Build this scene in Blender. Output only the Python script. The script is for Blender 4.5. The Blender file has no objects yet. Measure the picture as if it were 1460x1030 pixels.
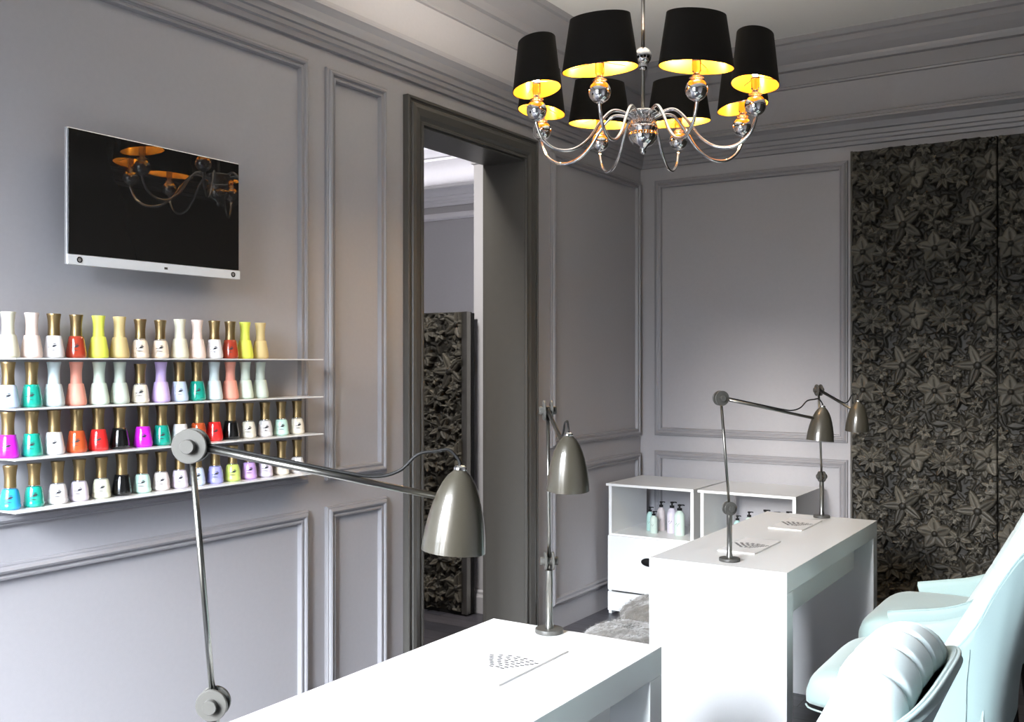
import bpy, bmesh, math, random
import numpy as np
from mathutils import Vector, Matrix

random.seed(7)
PI = math.pi
SC = bpy.context.scene
COL = SC.collection

# ------------------------------------------------------------------ materials
def mat(name, color, rough=0.5, metal=0.0, spec=0.5, coat=0.0, coat_rough=0.05, trans=0.0, ior=1.45,
        emit=None, estr=0.0, sheen=0.0, noise=None, bump=None, weave=None):
    m = bpy.data.materials.new(name)
    m.use_nodes = True
    nt = m.node_tree
    b = nt.nodes['Principled BSDF']
    b.inputs['Base Color'].default_value = (*color, 1)
    b.inputs['Roughness'].default_value = rough
    b.inputs['Metallic'].default_value = metal
    b.inputs['Specular IOR Level'].default_value = spec
    b.inputs['Coat Weight'].default_value = coat
    b.inputs['Coat Roughness'].default_value = coat_rough
    b.inputs['Transmission Weight'].default_value = trans
    b.inputs['IOR'].default_value = ior
    b.inputs['Sheen Weight'].default_value = sheen
    if emit:
        b.inputs['Emission Color'].default_value = (*emit, 1)
        b.inputs['Emission Strength'].default_value = estr
    tc = nt.nodes.new('ShaderNodeTexCoord')
    if noise:                                    # (scale, amount): slight mottling of the colour itself
        n = nt.nodes.new('ShaderNodeTexNoise')
        n.inputs['Scale'].default_value = noise[0]
        n.inputs['Detail'].default_value = 4
        nt.links.new(tc.outputs['Object'], n.inputs['Vector'])
        mr = nt.nodes.new('ShaderNodeMapRange')
        mr.inputs['To Min'].default_value = 1 - noise[1]
        mr.inputs['To Max'].default_value = 1 + noise[1]
        nt.links.new(n.outputs['Fac'], mr.inputs['Value'])
        mx = nt.nodes.new('ShaderNodeVectorMath'); mx.operation = 'SCALE'
        mx.inputs[0].default_value = color
        nt.links.new(mr.outputs['Result'], mx.inputs['Scale'])
        nt.links.new(mx.outputs['Vector'], b.inputs['Base Color'])
    if bump:                                     # (scale, strength, distance)
        n2 = nt.nodes.new('ShaderNodeTexNoise')
        n2.inputs['Scale'].default_value = bump[0]
        n2.inputs['Detail'].default_value = 3
        nt.links.new(tc.outputs['Object'], n2.inputs['Vector'])
        bp = nt.nodes.new('ShaderNodeBump')
        bp.inputs['Strength'].default_value = bump[1]
        bp.inputs['Distance'].default_value = bump[2]
        nt.links.new(n2.outputs['Fac'], bp.inputs['Height'])
        nt.links.new(bp.outputs['Normal'], b.inputs['Normal'])
    return m

M = {}
M['wall'] = mat('grey_lavender_wall_paint', (0.390, 0.381, 0.398), 0.62, spec=0.3, noise=(60, 0.035), bump=(420, 0.10, 0.002))
M['trim'] = mat('grey_trim_paint', (0.295, 0.288, 0.302), 0.34, spec=0.45, noise=(30, 0.02))
M['casing'] = mat('dark_grey_casing_paint', (0.075, 0.071, 0.064), 0.38, spec=0.45, noise=(25, 0.05))
M['ceiling'] = mat('white_ceiling_paint', (0.88, 0.87, 0.84), 0.8, noise=(90, 0.02))
M['white'] = mat('white_lacquer', (0.86, 0.87, 0.87), 0.25, spec=0.5, noise=(8, 0.008))
M['chrome'] = mat('chrome', (0.82, 0.82, 0.82), 0.06, metal=1.0, noise=(20, 0.01))
M['nickel'] = mat('brushed_nickel', (0.25, 0.245, 0.225), 0.28, metal=1.0, noise=(60, 0.05))
M['joint'] = mat('grey_satin_metal_paint', (0.068, 0.066, 0.06), 0.4, spec=0.35, noise=(60, 0.03))
M['shade_metal'] = mat('taupe_grey_lacquered_metal', (0.046, 0.041, 0.030), 0.32, metal=0.2, spec=0.4, coat=0.75, coat_rough=0.02, noise=(12, 0.02))
M['black'] = mat('black_plastic', (0.008, 0.008, 0.008), 0.5, spec=0.25, noise=(40, 0.05))
M['screen'] = mat('black_glass_screen', (0.014, 0.013, 0.012), 0.012, spec=0.5, noise=(3, 0.02))
M['silver'] = mat('silver_aluminium', (0.80, 0.80, 0.80), 0.28, metal=0.85, noise=(80, 0.02))
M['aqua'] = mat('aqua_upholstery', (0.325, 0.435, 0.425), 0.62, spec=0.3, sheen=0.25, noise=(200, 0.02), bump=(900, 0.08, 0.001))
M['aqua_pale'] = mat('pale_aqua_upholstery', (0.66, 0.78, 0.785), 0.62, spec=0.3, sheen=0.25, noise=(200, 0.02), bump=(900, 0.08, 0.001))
M['fur'] = mat('grey_faux_fur', (0.125, 0.119, 0.108), 0.9, sheen=0.5, noise=(35, 0.35))
M['relief'] = mat('dark_taupe_relief', (0.058, 0.053, 0.043), 0.48, spec=0.4, noise=(14, 0.06))
M['acrylic'] = mat('frosted_acrylic_shelf', (0.80, 0.80, 0.80), 0.25, spec=0.5, noise=(15, 0.01))
M['cap_gold'] = mat('bronze_gold_cap', (0.33, 0.235, 0.115), 0.42, metal=1.0, noise=(40, 0.05))
M['gold'] = mat('gold_foil_lining', (0.80, 0.40, 0.045), 0.35, metal=0.75, noise=(30, 0.03))
M['shade_black'] = mat('black_fabric_shade', (0.005, 0.0045, 0.004), 0.7, spec=0.15, noise=(200, 0.1))
M['bulb'] = mat('glowing_bulb', (1, 0.8, 0.5), 0.3, emit=(1.0, 0.70, 0.36), estr=560.0, noise=(5, 0.01))
M['crystal'] = mat('clear_crystal', (1, 1, 1), 0.02, trans=1.0, ior=1.5, noise=(5, 0.001))
M['print'] = mat('dark_print', (0.03, 0.03, 0.035), 0.4, noise=(50, 0.05))
M['slot'] = mat('grey_slot_print', (0.085, 0.085, 0.087), 0.7, spec=0.1, noise=(50, 0.05))
M['paper'] = mat('white_satin_plate', (0.90, 0.90, 0.90), 0.3, noise=(30, 0.005))
M['hall_trim'] = mat('white_trim_paint', (0.66, 0.65, 0.68), 0.5, noise=(30, 0.02))
def thin_glass():
    m = bpy.data.materials.new('window_glass'); m.use_nodes = True
    nt = m.node_tree; nt.nodes.remove(nt.nodes['Principled BSDF'])
    t = nt.nodes.new('ShaderNodeBsdfTransparent'); g = nt.nodes.new('ShaderNodeBsdfGlossy'); g.inputs['Roughness'].default_value = 0.0
    fr = nt.nodes.new('ShaderNodeFresnel'); fr.inputs['IOR'].default_value = 1.3
    mx = nt.nodes.new('ShaderNodeMixShader')
    nt.links.new(fr.outputs[0], mx.inputs[0]); nt.links.new(t.outputs[0], mx.inputs[1]); nt.links.new(g.outputs[0], mx.inputs[2])
    nt.links.new(mx.outputs[0], nt.nodes['Material Output'].inputs['Surface'])
    return m
M['glass'] = thin_glass()

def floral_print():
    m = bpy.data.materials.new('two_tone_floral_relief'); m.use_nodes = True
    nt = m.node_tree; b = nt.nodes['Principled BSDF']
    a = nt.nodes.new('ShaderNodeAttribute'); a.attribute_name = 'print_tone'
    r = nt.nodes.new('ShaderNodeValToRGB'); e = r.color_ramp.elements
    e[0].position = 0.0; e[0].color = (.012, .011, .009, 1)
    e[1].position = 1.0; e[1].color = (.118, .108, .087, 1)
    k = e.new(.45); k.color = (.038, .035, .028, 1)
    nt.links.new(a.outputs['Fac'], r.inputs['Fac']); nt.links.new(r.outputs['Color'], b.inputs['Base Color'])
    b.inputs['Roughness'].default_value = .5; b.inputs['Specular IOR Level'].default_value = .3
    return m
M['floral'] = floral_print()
# dark wooden plank floor
def wood():
    m = bpy.data.materials.new('dark_plank_floor'); m.use_nodes = True
    nt = m.node_tree; b = nt.nodes['Principled BSDF']
    tc = nt.nodes.new('ShaderNodeTexCoord')
    br = nt.nodes.new('ShaderNodeTexBrick')
    br.inputs['Scale'].default_value = 1.0
    br.inputs['Brick Width'].default_value = 1.4
    br.inputs['Row Height'].default_value = 0.13
    br.inputs['Mortar Size'].default_value = 0.0025
    br.inputs['Color1'].default_value = (0.042, 0.043, 0.055, 1)
    br.inputs['Color2'].default_value = (0.095, 0.090, 0.105, 1)
    br.inputs['Mortar'].default_value = (0.01, 0.01, 0.01, 1)
    nt.links.new(tc.outputs['Object'], br.inputs['Vector'])
    mp = nt.nodes.new('ShaderNodeMapping'); mp.inputs['Scale'].default_value = (2.5, 30, 1)
    nt.links.new(tc.outputs['Object'], mp.inputs['Vector'])
    n = nt.nodes.new('ShaderNodeTexNoise'); n.inputs['Scale'].default_value = 1.5; n.inputs['Detail'].default_value = 6
    nt.links.new(mp.outputs['Vector'], n.inputs['Vector'])
    mr = nt.nodes.new('ShaderNodeMapRange'); mr.inputs['To Min'].default_value = 0.5; mr.inputs['To Max'].default_value = 1.5
    nt.links.new(n.outputs['Fac'], mr.inputs['Value'])
    vm = nt.nodes.new('ShaderNodeVectorMath'); vm.operation = 'SCALE'
    nt.links.new(br.outputs['Color'], vm.inputs[0]); nt.links.new(mr.outputs['Result'], vm.inputs['Scale'])
    nt.links.new(vm.outputs['Vector'], b.inputs['Base Color'])
    b.inputs['Roughness'].default_value = 0.38
    return m
M['floor'] = wood()

# ------------------------------------------------------------------ object helpers
def obj(name, data, m=None, parent=None, smooth=False, loc=None):
    if isinstance(data, bmesh.types.BMesh):
        bmesh.ops.recalc_face_normals(data, faces=data.faces)
        me = bpy.data.meshes.new(name)
        data.to_mesh(me); data.free()
    else:
        me = data
    if smooth:
        me.shade_smooth()
    if m is not None:
        me.materials.append(m)
    o = bpy.data.objects.new(name, me)
    COL.objects.link(o)
    if parent is not None:
        o.parent = parent
    if loc is not None:
        o.location = loc
    return o

def auto_smooth(o, deg=35):
    me = o.data
    me.shade_smooth()
    bm = bmesh.new(); bm.from_mesh(me)
    lim = math.radians(deg)
    for e in bm.edges:
        if len(e.link_faces) == 2 and e.calc_face_angle(0) > lim:
            e.smooth = False
    bm.to_mesh(me); bm.free()
    return o

def tag(o, label=None, cat=None, group=None, kind=None):
    if label: o['label'] = label
    if cat: o['category'] = cat
    if group: o['group'] = group
    if kind: o['kind'] = kind
    return o

def thing(name, label, cat, loc=(0, 0, 0), rz=0, group=None):
    o = bpy.data.objects.new(name, None)
    COL.objects.link(o)
    o.empty_display_size = 0.1
    o.location = loc
    o.rotation_euler = (0, 0, rz)
    return tag(o, label, cat, group)

def struct(name, data, m, smooth=False):
    o = obj(name, data, m, smooth=smooth)
    o['kind'] = 'structure'
    return o

def copy_tree(o, parent=None):
    c = o.copy(); COL.objects.link(c)
    if parent is not None: c.parent = parent
    for ch in list(o.children):
        copy_tree(ch, c)
    return c

def bm_new(): return bmesh.new()

def box(bm, x0, x1, y0, y1, z0, z1, bev=0.0, seg=2):
    r = bmesh.ops.create_cube(bm, size=1.0)
    vs = r['verts']
    for v in vs:
        v.co = Vector(((x0 + x1) / 2 + v.co.x * (x1 - x0), (y0 + y1) / 2 + v.co.y * (y1 - y0), (z0 + z1) / 2 + v.co.z * (z1 - z0)))
    if bev > 0:
        es = list({e for v in vs for e in v.link_edges})
        bmesh.ops.bevel(bm, geom=es, offset=bev, segments=seg, profile=0.5, affect='EDGES')
    return bm

def boxes(*bs, bev=0.0):
    bm = bm_new()
    for b in bs: box(bm, *b, bev=bev)
    return bm

def lathe(bm, prof, n=24, mtx=None):
    """prof: list of (r, z); closed to the axis where r == 0."""
    rings = []
    for r, z in prof:
        if r <= 1e-6:
            rings.append([bm.verts.new((0, 0, z))])
        else:
            rings.append([bm.verts.new((r * math.cos(2 * PI * k / n), r * math.sin(2 * PI * k / n), z)) for k in range(n)])
    for a, b in zip(rings, rings[1:]):
        if len(a) == 1 and len(b) == 1: continue
        for k in range(n):
            k2 = (k + 1) % n
            if len(a) == 1: bm.faces.new((a[0], b[k], b[k2]))
            elif len(b) == 1: bm.faces.new((a[k], a[k2], b[0]))
            else: bm.faces.new((a[k], a[k2], b[k2], b[k]))
    if mtx is not None:
        for ring in rings:
            for v in ring: v.co = mtx @ v.co
    return bm

def frame_to(p, d):
    """matrix taking +Z to direction d at point p"""
    q = Vector((0, 0, 1)).rotation_difference(Vector(d).normalized())
    return Matrix.Translation(p) @ q.to_matrix().to_4x4()

def tube(bm, pts, r, n=10, cap=True):
    pts = [Vector(p) for p in pts]
    rad = r if isinstance(r, (list, tuple)) else [r] * len(pts)
    rings = []
    t0 = (pts[1] - pts[0]).normalized()
    up = Vector((0, 0, 1)) if abs(t0.z) < 0.9 else Vector((1, 0, 0))
    nrm = t0.cross(up).normalized()
    for i, p in enumerate(pts):
        if i == 0: t = pts[1] - pts[0]
        elif i == len(pts) - 1: t = pts[-1] - pts[-2]
        else: t = (pts[i + 1] - pts[i]).normalized() + (pts[i] - pts[i - 1]).normalized()
        t.normalize()
        nrm = (nrm - t * nrm.dot(t)).normalized()
        bi = t.cross(nrm)
        rings.append([bm.verts.new(p + (nrm * math.cos(2 * PI * k / n) + bi * math.sin(2 * PI * k / n)) * rad[i]) for k in range(n)])
    for a, b in zip(rings, rings[1:]):
        for k in range(n):
            k2 = (k + 1) % n
            bm.faces.new((a[k], a[k2], b[k2], b[k]))
    if cap:
        bm.faces.new(rings[0][::-1]); bm.faces.new(rings[-1])
    return bm

def spline(ctrl, n=8):
    P = [Vector(p) for p in ctrl]
    P = [P[0] * 2 - P[1]] + P + [P[-1] * 2 - P[-2]]
    out = []
    for i in range(1, len(P) - 2):
        for k in range(n):
            t = k / n
            a, b, c, d = P[i - 1], P[i], P[i + 1], P[i + 2]
            out.append(0.5 * ((2 * b) + (c - a) * t + (2 * a - 5 * b + 4 * c - d) * t * t + (3 * b - a - 3 * c + d) * t ** 3))
    out.append(P[-2])
    return out

def ellipsoid(bm, c, r, u=20, v=12):
    bmesh.ops.create_uvsphere(bm, u_segments=u, v_segments=v, radius=1.0,
                              matrix=Matrix.Translation(c) @ Matrix.Diagonal((r[0], r[1], r[2], 1)))
    return bm

def sweep(bm, prof, path_fn, n, closed=False):
    """prof: list of (offset from wall, height); path_fn(i, off, h) -> Vector for station i"""
    rings = [[bm.verts.new(path_fn(i, o, h)) for o, h in prof] for i in range(n)]
    idx = list(zip(range(n), range(1, n))) + ([(n - 1, 0)] if closed else [])
    for i, j in idx:
        for k in range(len(prof) - 1):
            bm.faces.new((rings[i][k], rings[i][k + 1], rings[j][k + 1], rings[j][k]))
    if not closed:
        for r in (rings[0], rings[-1]):
            if len(prof) > 2: bm.faces.new(r)
    return bm

# ------------------------------------------------------------------ the room
CEIL = 3.185
YB = 5.527        # back wall
YN = -1.00        # window wall behind the camera
XR = 3.55         # right wall
WT = 0.21         # thickness of the wall with the doorway
D0, D1, DH = 3.345, 4.168, 2.396     # doorway opening

struct('floor', boxes((-3.2, XR + .2, YN - .2, 6.4, -0.10, 0.0)), M['floor'])
struct('ceiling', boxes((-3.2, XR + .2, YN - .2, 6.4, CEIL, CEIL + 0.12)), M['ceiling'])
struct('wall_left', boxes((-WT, 0, YN, D0, 0, CEIL), (-WT, 0, D1, YB, 0, CEIL), (-WT, 0, D0, D1, DH, CEIL)), M['wall'])
struct('wall_back', boxes((-WT, XR, YB, YB + .15, 0, CEIL)), M['wall'])
struct('wall_right', boxes((XR, XR + .15, YN - .15, YB + .15, 0, CEIL)), M['wall'])

struct('trim_0', boxes((XR - .03, XR, 2.6, YB, 0, CEIL)), M['relief'])   # unseen dark sheet on the right wall's far half, added to cut bounce

# window wall behind the camera, two tall windows
WINS = [(0.30, 1.05), (1.20, 1.95)]
WZ0, WZ1 = 0.35, 2.75
def window_wall():
    xs = [-WT, WINS[0][0], WINS[0][1], WINS[1][0], WINS[1][1], XR]
    b = [(xs[0], xs[1], YN - .18, YN, 0, CEIL), (xs[2], xs[3], YN - .18, YN, 0, CEIL), (xs[4], xs[5], YN - .18, YN, 0, CEIL)]
    for a, c in WINS:
        b += [(a, c, YN - .18, YN, 0, WZ0), (a, c, YN - .18, YN, WZ1, CEIL)]
    return boxes(*b)
struct('wall_near', window_wall(), M['wall'])
for k, (a, c) in enumerate(WINS):
    y0, y1 = YN - .12, YN - .07
    b = [(a, a + .05, y0, y1, WZ0, WZ1), (c - .05, c, y0, y1, WZ0, WZ1), (a, c, y0, y1, WZ0, WZ0 + .06), (a, c, y0, y1, WZ1 - .05, WZ1)]
    mid = (a + c) / 2
    b += [(mid - .025, mid + .025, y0, y1, WZ0, WZ1)]
    for q in (0.40, 0.70):
        z = WZ0 + (WZ1 - WZ0) * q
        b += [(a, c, y0 + .005, y1 - .005, z - .015, z + .015)]
    w = struct('window_%d' % (k + 1), boxes(*b), M['white'])
    p = obj('pane', boxes((a + .04, c - .04, YN - .097, YN - .093, WZ0 + .05, WZ1 - .04)), M['glass'], w)
    s = obj('window_sill', boxes((a - .05, c + .05, YN - .02, YN + .12, WZ0 - .03, WZ0), bev=.004), M['white'], w)

# cornices: a crown at the ceiling and a picture ledge, mitred in the corners
CROWN = [(0.0, 2.925), (0.010, 2.928), (0.012, 2.938), (0.004, 2.944), (0.004, 3.020), (0.022, 3.026), (0.030, 3.045), (0.034, 3.058),
         (0.062, 3.090), (0.080, 3.115), (0.086, 3.122), (0.088, 3.150), (0.102, 3.156), (0.104, CEIL), (0.0, CEIL)]
LEDGE = [(0.0, 2.572), (0.014, 2.574), (0.018, 2.592), (0.026, 2.598), (0.028, 2.614), (0.036, 2.618), (0.040, 2.640), (0.052, 2.645), (0.056, 2.655),
         (0.066, 2.675), (0.084, 2.690), (0.090, 2.694), (0.090, 2.704), (0.070, 2.712), (0.068, 2.726), (0.050, 2.735), (0.0, 2.738)]
def left_path(y0, y1mitre=True):
    def f(i, o, h):
        return Vector((o, YN, h)) if i == 0 else Vector((o, YB - o, h))
    return f
def back_path(i, o, h):
    return Vector((o, YB - o, h)) if i == 0 else Vector((XR - o, YB - o, h))
def right_path(i, o, h):
    return Vector((XR - o, YB - o, h)) if i == 0 else Vector((XR - o, YN, h))
tn = [0]
def trim(bm, m, smooth=False):
    tn[0] += 1
    return struct('trim_%d' % tn[0], bm, m)
for prof in (CROWN, LEDGE):
    trim(sweep(bm_new(), prof, left_path(0), 2), M['trim'])
    trim(sweep(bm_new(), prof, back_path, 2), M['trim'])
    trim(sweep(bm_new(), prof, right_path, 2), M['trim'])

# picture-frame panel mouldings
FR = [(0.0, 0.0), (0.010, 0.0005), (0.014, 0.005), (0.014, 0.009), (0.020, 0.012), (0.024, 0.019), (0.022, 0.025), (0.016, 0.027), (0.014, 0.033), (0.018, 0.037), (0.017, 0.043), (0.0, 0.047)]
def panel(plane, a0, a1, z0, z1, at=0.0):
    cs = [(a0, z0, 1, 1), (a1, z0, -1, 1), (a1, z1, -1, -1), (a0, z1, 1, -1)]
    def f(i, o, h):
        a, z, sa, sz = cs[i]
        a += sa * h; z += sz * h
        if plane == 'left': return Vector((o, a, z))
        if plane == 'back': return Vector((a, YB - o, z))
        return Vector((XR - o, a, z))
    return trim(sweep(bm_new(), FR, f, 4, closed=True), M['trim'])
panel('left', -1.2, 2.672, 0.957, 2.513); panel('left', -1.2, 2.672, 0.13, 0.859)
panel('left', 2.766, 3.118, 0.956, 2.508); panel('left', 2.766, 3.118, 0.13, 0.859)
panel('left', 4.435, 5.496, 0.957, 2.492); panel('left', 4.435, 5.496, 0.13, 0.859)
panel('back', 0.096, 1.232, 0.962, 2.494); panel('back', 0.096, 1.232, 0.13, 0.870)
panel('right', 0.2, 2.4, 0.957, 2.5)

# dark door casing and the lined reveal
CAS = [(0.0, 0.0), (0.026, 0.0), (0.030, 0.004), (0.030, 0.012), (0.022, 0.016), (0.022, 0.024), (0.032, 0.030), (0.036, 0.045), (0.030, 0.075), (0.020, 0.088), (0.020, 0.094), (0.026, 0.098), (0.026, 0.108), (0.0, 0.112)]
def casing(side):
    co = [(D0 - .112, 0, 1, 0), (D0 - .112, DH + .115, 1, -1), (D1 + .108, DH + .115, -1, -1), (D1 + .108, 0, -1, 0)]
    def f(i, o, h):
        y, z, sy, sz = co[i]
        x = o if side > 0 else -WT - o
        return Vector((x, y + sy * h, z + sz * h))
    return sweep(bm_new(), CAS, f, 4)
door = struct('door_1', casing(1), M['casing'])
obj('door_lining', boxes((-WT - .005, .015, D0 - .002, D0 + .004, 0, DH), (-WT - .005, .015, D1 - .004, D1 + .002, 0, DH), (-WT - .005, .015, D0, D1, DH - .004, DH + .002)), M['casing'], door)
obj('hall_casing', casing(-1), M['casing'], door)

# the hall beyond the doorway
YH = 6.03
struct('wall_hall_back', boxes((-3.0, -WT, YH, YH + .15, 0, CEIL)), M['wall'])
struct('wall_hall_left', boxes((-3.15, -3.0, 1.5, YH, 0, CEIL)), M['wall'])
struct('wall_hall_near', boxes((-3.0, -WT, 1.4, 1.5, 0, CEIL)), M['wall'])
struct('wall_hall_pier', boxes((-0.592, -WT, 4.60, 5.20, 0, CEIL)), M['hall_trim'])
def hall_path(i, o, h): return Vector((-3.0, YH - o, h)) if i == 0 else Vector((-WT, YH - o, h))
trim(sweep(bm_new(), CROWN, hall_path, 2), M['hall_trim'])
trim(sweep(bm_new(), LEDGE, hall_path, 2), M['hall_trim'])
trim(sweep(bm_new(), [(0, 2.47), (.012, 2.472), (.022, 2.485), (.022, 2.505), (.012, 2.52), (0, 2.523)], hall_path, 2), M['hall_trim'])
def pier_path(i, o, h):
    return [Vector((-0.592 - o, 5.2, h)), Vector((-0.592 - o, 4.60 - o, h)), Vector((-WT, 4.60 - o, h))][i]
trim(sweep(bm_new(), [(o * .8, h - 0.06) for o, h in LEDGE], pier_path, 3), M['hall_trim'])
BASE = [(0, 0), (.022, 0), (.022, .09), (.014, .105), (.014, .118), (.006, .125), (0, .126)]
b = struct('baseboard_hall', sweep(bm_new(), BASE, pier_path, 3), M['hall_trim'])

# ------------------------------------------------------------------ floral relief (one repeat, carved petals and leaves)
def relief_tile(w=0.354, h=0.73, step=0.0030, seed=3):
    rng = np.random.default_rng(seed)
    nx, ny = int(round(w / step)), int(round(h / step))
    gx, gy = np.meshgrid((np.arange(nx) + .5) * w / nx, (np.arange(ny) + .5) * h / ny)
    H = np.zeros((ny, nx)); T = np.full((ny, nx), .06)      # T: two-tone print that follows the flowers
    def blossom(cx, cy, R, n, wid, rot, z0, amp, kind=0):
        nonlocal H, T
        H0 = H
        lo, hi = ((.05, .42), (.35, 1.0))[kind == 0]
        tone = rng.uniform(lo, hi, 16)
        dx = (gx - cx + w / 2) % w - w / 2
        dy = (gy - cy + h / 2) % h - h / 2
        r = np.hypot(dx, dy) / R
        th = np.arctan2(dy, dx) - rot
        sec = 2 * PI / n
        a = (th + sec / 2) % sec - sec / 2
        k = np.floor((th + sec / 2) / sec)
        lon, lat = r * np.cos(a), r * np.sin(a)
        half = wid * np.sin(PI * np.clip(lon, 0, 1) ** 0.75) ** 0.62
        q = np.abs(lat) / np.maximum(half, 1e-4)
        ins = (lon > 0) & (lon < 1) & (q < 1)
        tilt = 0.15 * np.sin(k * 2.4 + rot * 5)
        side = np.where(half > 1e-4, lat / np.maximum(half, 1e-4), 0) * 0.38 * np.sin(k * 1.7 + rot * 9)
        prof = (0.35 + 0.75 * lon + tilt + side) * (1 - q ** 2) ** 0.35 - 0.28 * np.exp(-(q / 0.18) ** 2) * (lon < .85)
        if kind == 1: prof = (0.95 - 0.3 * lon + tilt + side) * (1 - q ** 2) ** 0.4 - 0.2 * np.exp(-(q / 0.12) ** 2)
        hh = np.where(ins, z0 + amp * prof, -1)
        H = np.maximum(H, hh) if rng.random() < .55 else np.where(ins & (hh > H - amp * .7), hh, H)
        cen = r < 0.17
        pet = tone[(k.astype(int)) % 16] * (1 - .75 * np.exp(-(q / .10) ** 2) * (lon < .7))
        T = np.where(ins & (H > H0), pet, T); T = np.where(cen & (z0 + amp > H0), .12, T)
        H = np.where(cen, np.maximum(H, z0 + amp * (0.5 + .5 * np.sqrt(np.clip(1 - (r / .17) ** 2, 0, 1)))), H)
    for i in range(150):                                   # undergrowth that fills the ground
        blossom(rng.random() * w, rng.random() * h, rng.uniform(.022, .05), rng.integers(2, 5), rng.uniform(.16, .3), rng.random() * 6.3, rng.uniform(.0, .002), rng.uniform(.003, .006), 1)
    for i in range(85):                                    # leaves and twigs
        blossom(rng.random() * w, rng.random() * h, rng.uniform(.04, .085), rng.integers(1, 4), rng.uniform(.13, .24), rng.random() * 6.3, rng.uniform(.0, .008), rng.uniform(.007, .013), 1)
    for i in range(44):                                    # small blossoms
        blossom(rng.random() * w, rng.random() * h, rng.uniform(.032, .056), rng.integers(5, 8), rng.uniform(.20, .34), rng.random() * 6.3, rng.uniform(.004, .014), rng.uniform(.008, .014))
    for cx, cy, R, n, wd, rt in ((.26, .60, .085, 5, .20, 1.9), (.06, .47, .066, 5, .36, .4), (.20, .28, .058, 7, .24, .9), (.31, .13, .066, 5, .34, 2.6), (.10, .10, .055, 9, .17, .1), (.09, .68, .05, 6, .30, 1.1), (.17, .45, .052, 8, .19, .7)):
        blossom(cx, cy, R * 1.3, n, wd * 1.1, rt, .016, .017)
    # light smoothing keeps the carved edges crisp
    for _ in range(1):
        H = (H * 4 + np.roll(H, 1, 0) + np.roll(H, -1, 0) + np.roll(H, 1, 1) + np.roll(H, -1, 1)) / 8
    return H, T

TILE, TONE = relief_tile(); TILE = TILE * 1.4
def relief_mesh(name, w, h, th=0.022, tw=0.354, tile_h=0.73, step=0.0030):
    """panel in the XZ plane, front facing -Y at y = -relief, back at y = +th"""
    ny, nx = TILE.shape
    cx, cy = int(round(w / step)) + 1, int(round(h / step)) + 1
    X = np.linspace(0, w, cx); Z = np.linspace(0, h, cy)
    H = TILE[np.ix_(((Z / tile_h * ny).astype(int)) % ny, ((X / tw * nx).astype(int)) % nx)].copy()
    H[0, :] = H[-1, :] = 0; H[:, 0] = H[:, -1] = 0
    P = np.empty((cy, cx, 3)); P[..., 0] = X[None, :]; P[..., 1] = -H; P[..., 2] = Z[:, None]
    V = P.reshape(-1, 3)
    i = np.arange(cy * cx).reshape(cy, cx)
    F = np.stack([i[:-1, :-1], i[:-1, 1:], i[1:, 1:], i[1:, :-1]], -1).reshape(-1, 4)
    n = len(V)
    B = np.array([[0, th, 0], [w, th, 0], [w, th, h], [0, th, h]], float)
    V = np.vstack([V, B])
    faces = F.tolist()
    faces.append([n + 3, n + 2, n + 1, n])
    faces.append(i[0, ::-1].tolist() + [n, n + 1]); faces.append(i[-1, :].tolist() + [n + 2, n + 3])
    faces.append(i[:, 0].tolist() + [n + 3, n]); faces.append(i[::-1, -1].tolist() + [n + 1, n + 2])
    me = bpy.data.meshes.new(name)
    me.from_pydata(V.tolist(), [], faces)
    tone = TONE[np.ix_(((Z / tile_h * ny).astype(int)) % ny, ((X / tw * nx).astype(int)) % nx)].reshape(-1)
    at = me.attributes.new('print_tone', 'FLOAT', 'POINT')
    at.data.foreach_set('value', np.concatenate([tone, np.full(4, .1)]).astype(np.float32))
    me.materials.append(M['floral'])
    me.shade_smooth()
    return me

# built-in wardrobe on the back wall
WX0, WW, WH = 1.262, 0.704, 2.53
WY = YB - 0.060
ward = thing('wardrobe', 'tall dark wardrobe with carved floral doors along the back wall beside the grey panelling', 'wardrobe', (WX0, WY, 0))
obj('carcass', boxes((0, XR - .005 - WX0, .026, .054, 0, WH - .005), (-.002, .008, -.004, .05, 0, WH)), M['relief'], ward)
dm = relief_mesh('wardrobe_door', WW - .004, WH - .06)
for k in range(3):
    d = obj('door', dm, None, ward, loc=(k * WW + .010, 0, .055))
obj('plinth', boxes((0, XR - .005 - WX0, .012, .026, 0, .05)), M['black'], ward)

# floral panel standing in the hall
scr = thing('floral_screen', 'carved floral screen with a pale metal edge standing in the hall behind the doorway', 'screen', (-1.280, 4.495, 0))
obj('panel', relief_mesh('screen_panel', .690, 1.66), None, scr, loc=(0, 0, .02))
obj('metal_edge', boxes((.690, .725, -.016, .03, .01, 1.68), (0, .725, .022, .03, .01, 1.68)), M['nickel'], scr)
obj('foot', boxes((.02, .70, 0, .06, 0, .02)), M['black'], scr)
obj('backing', boxes((.0, .716, .03, .07, .0, 1.675)), M['black'], scr)

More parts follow.
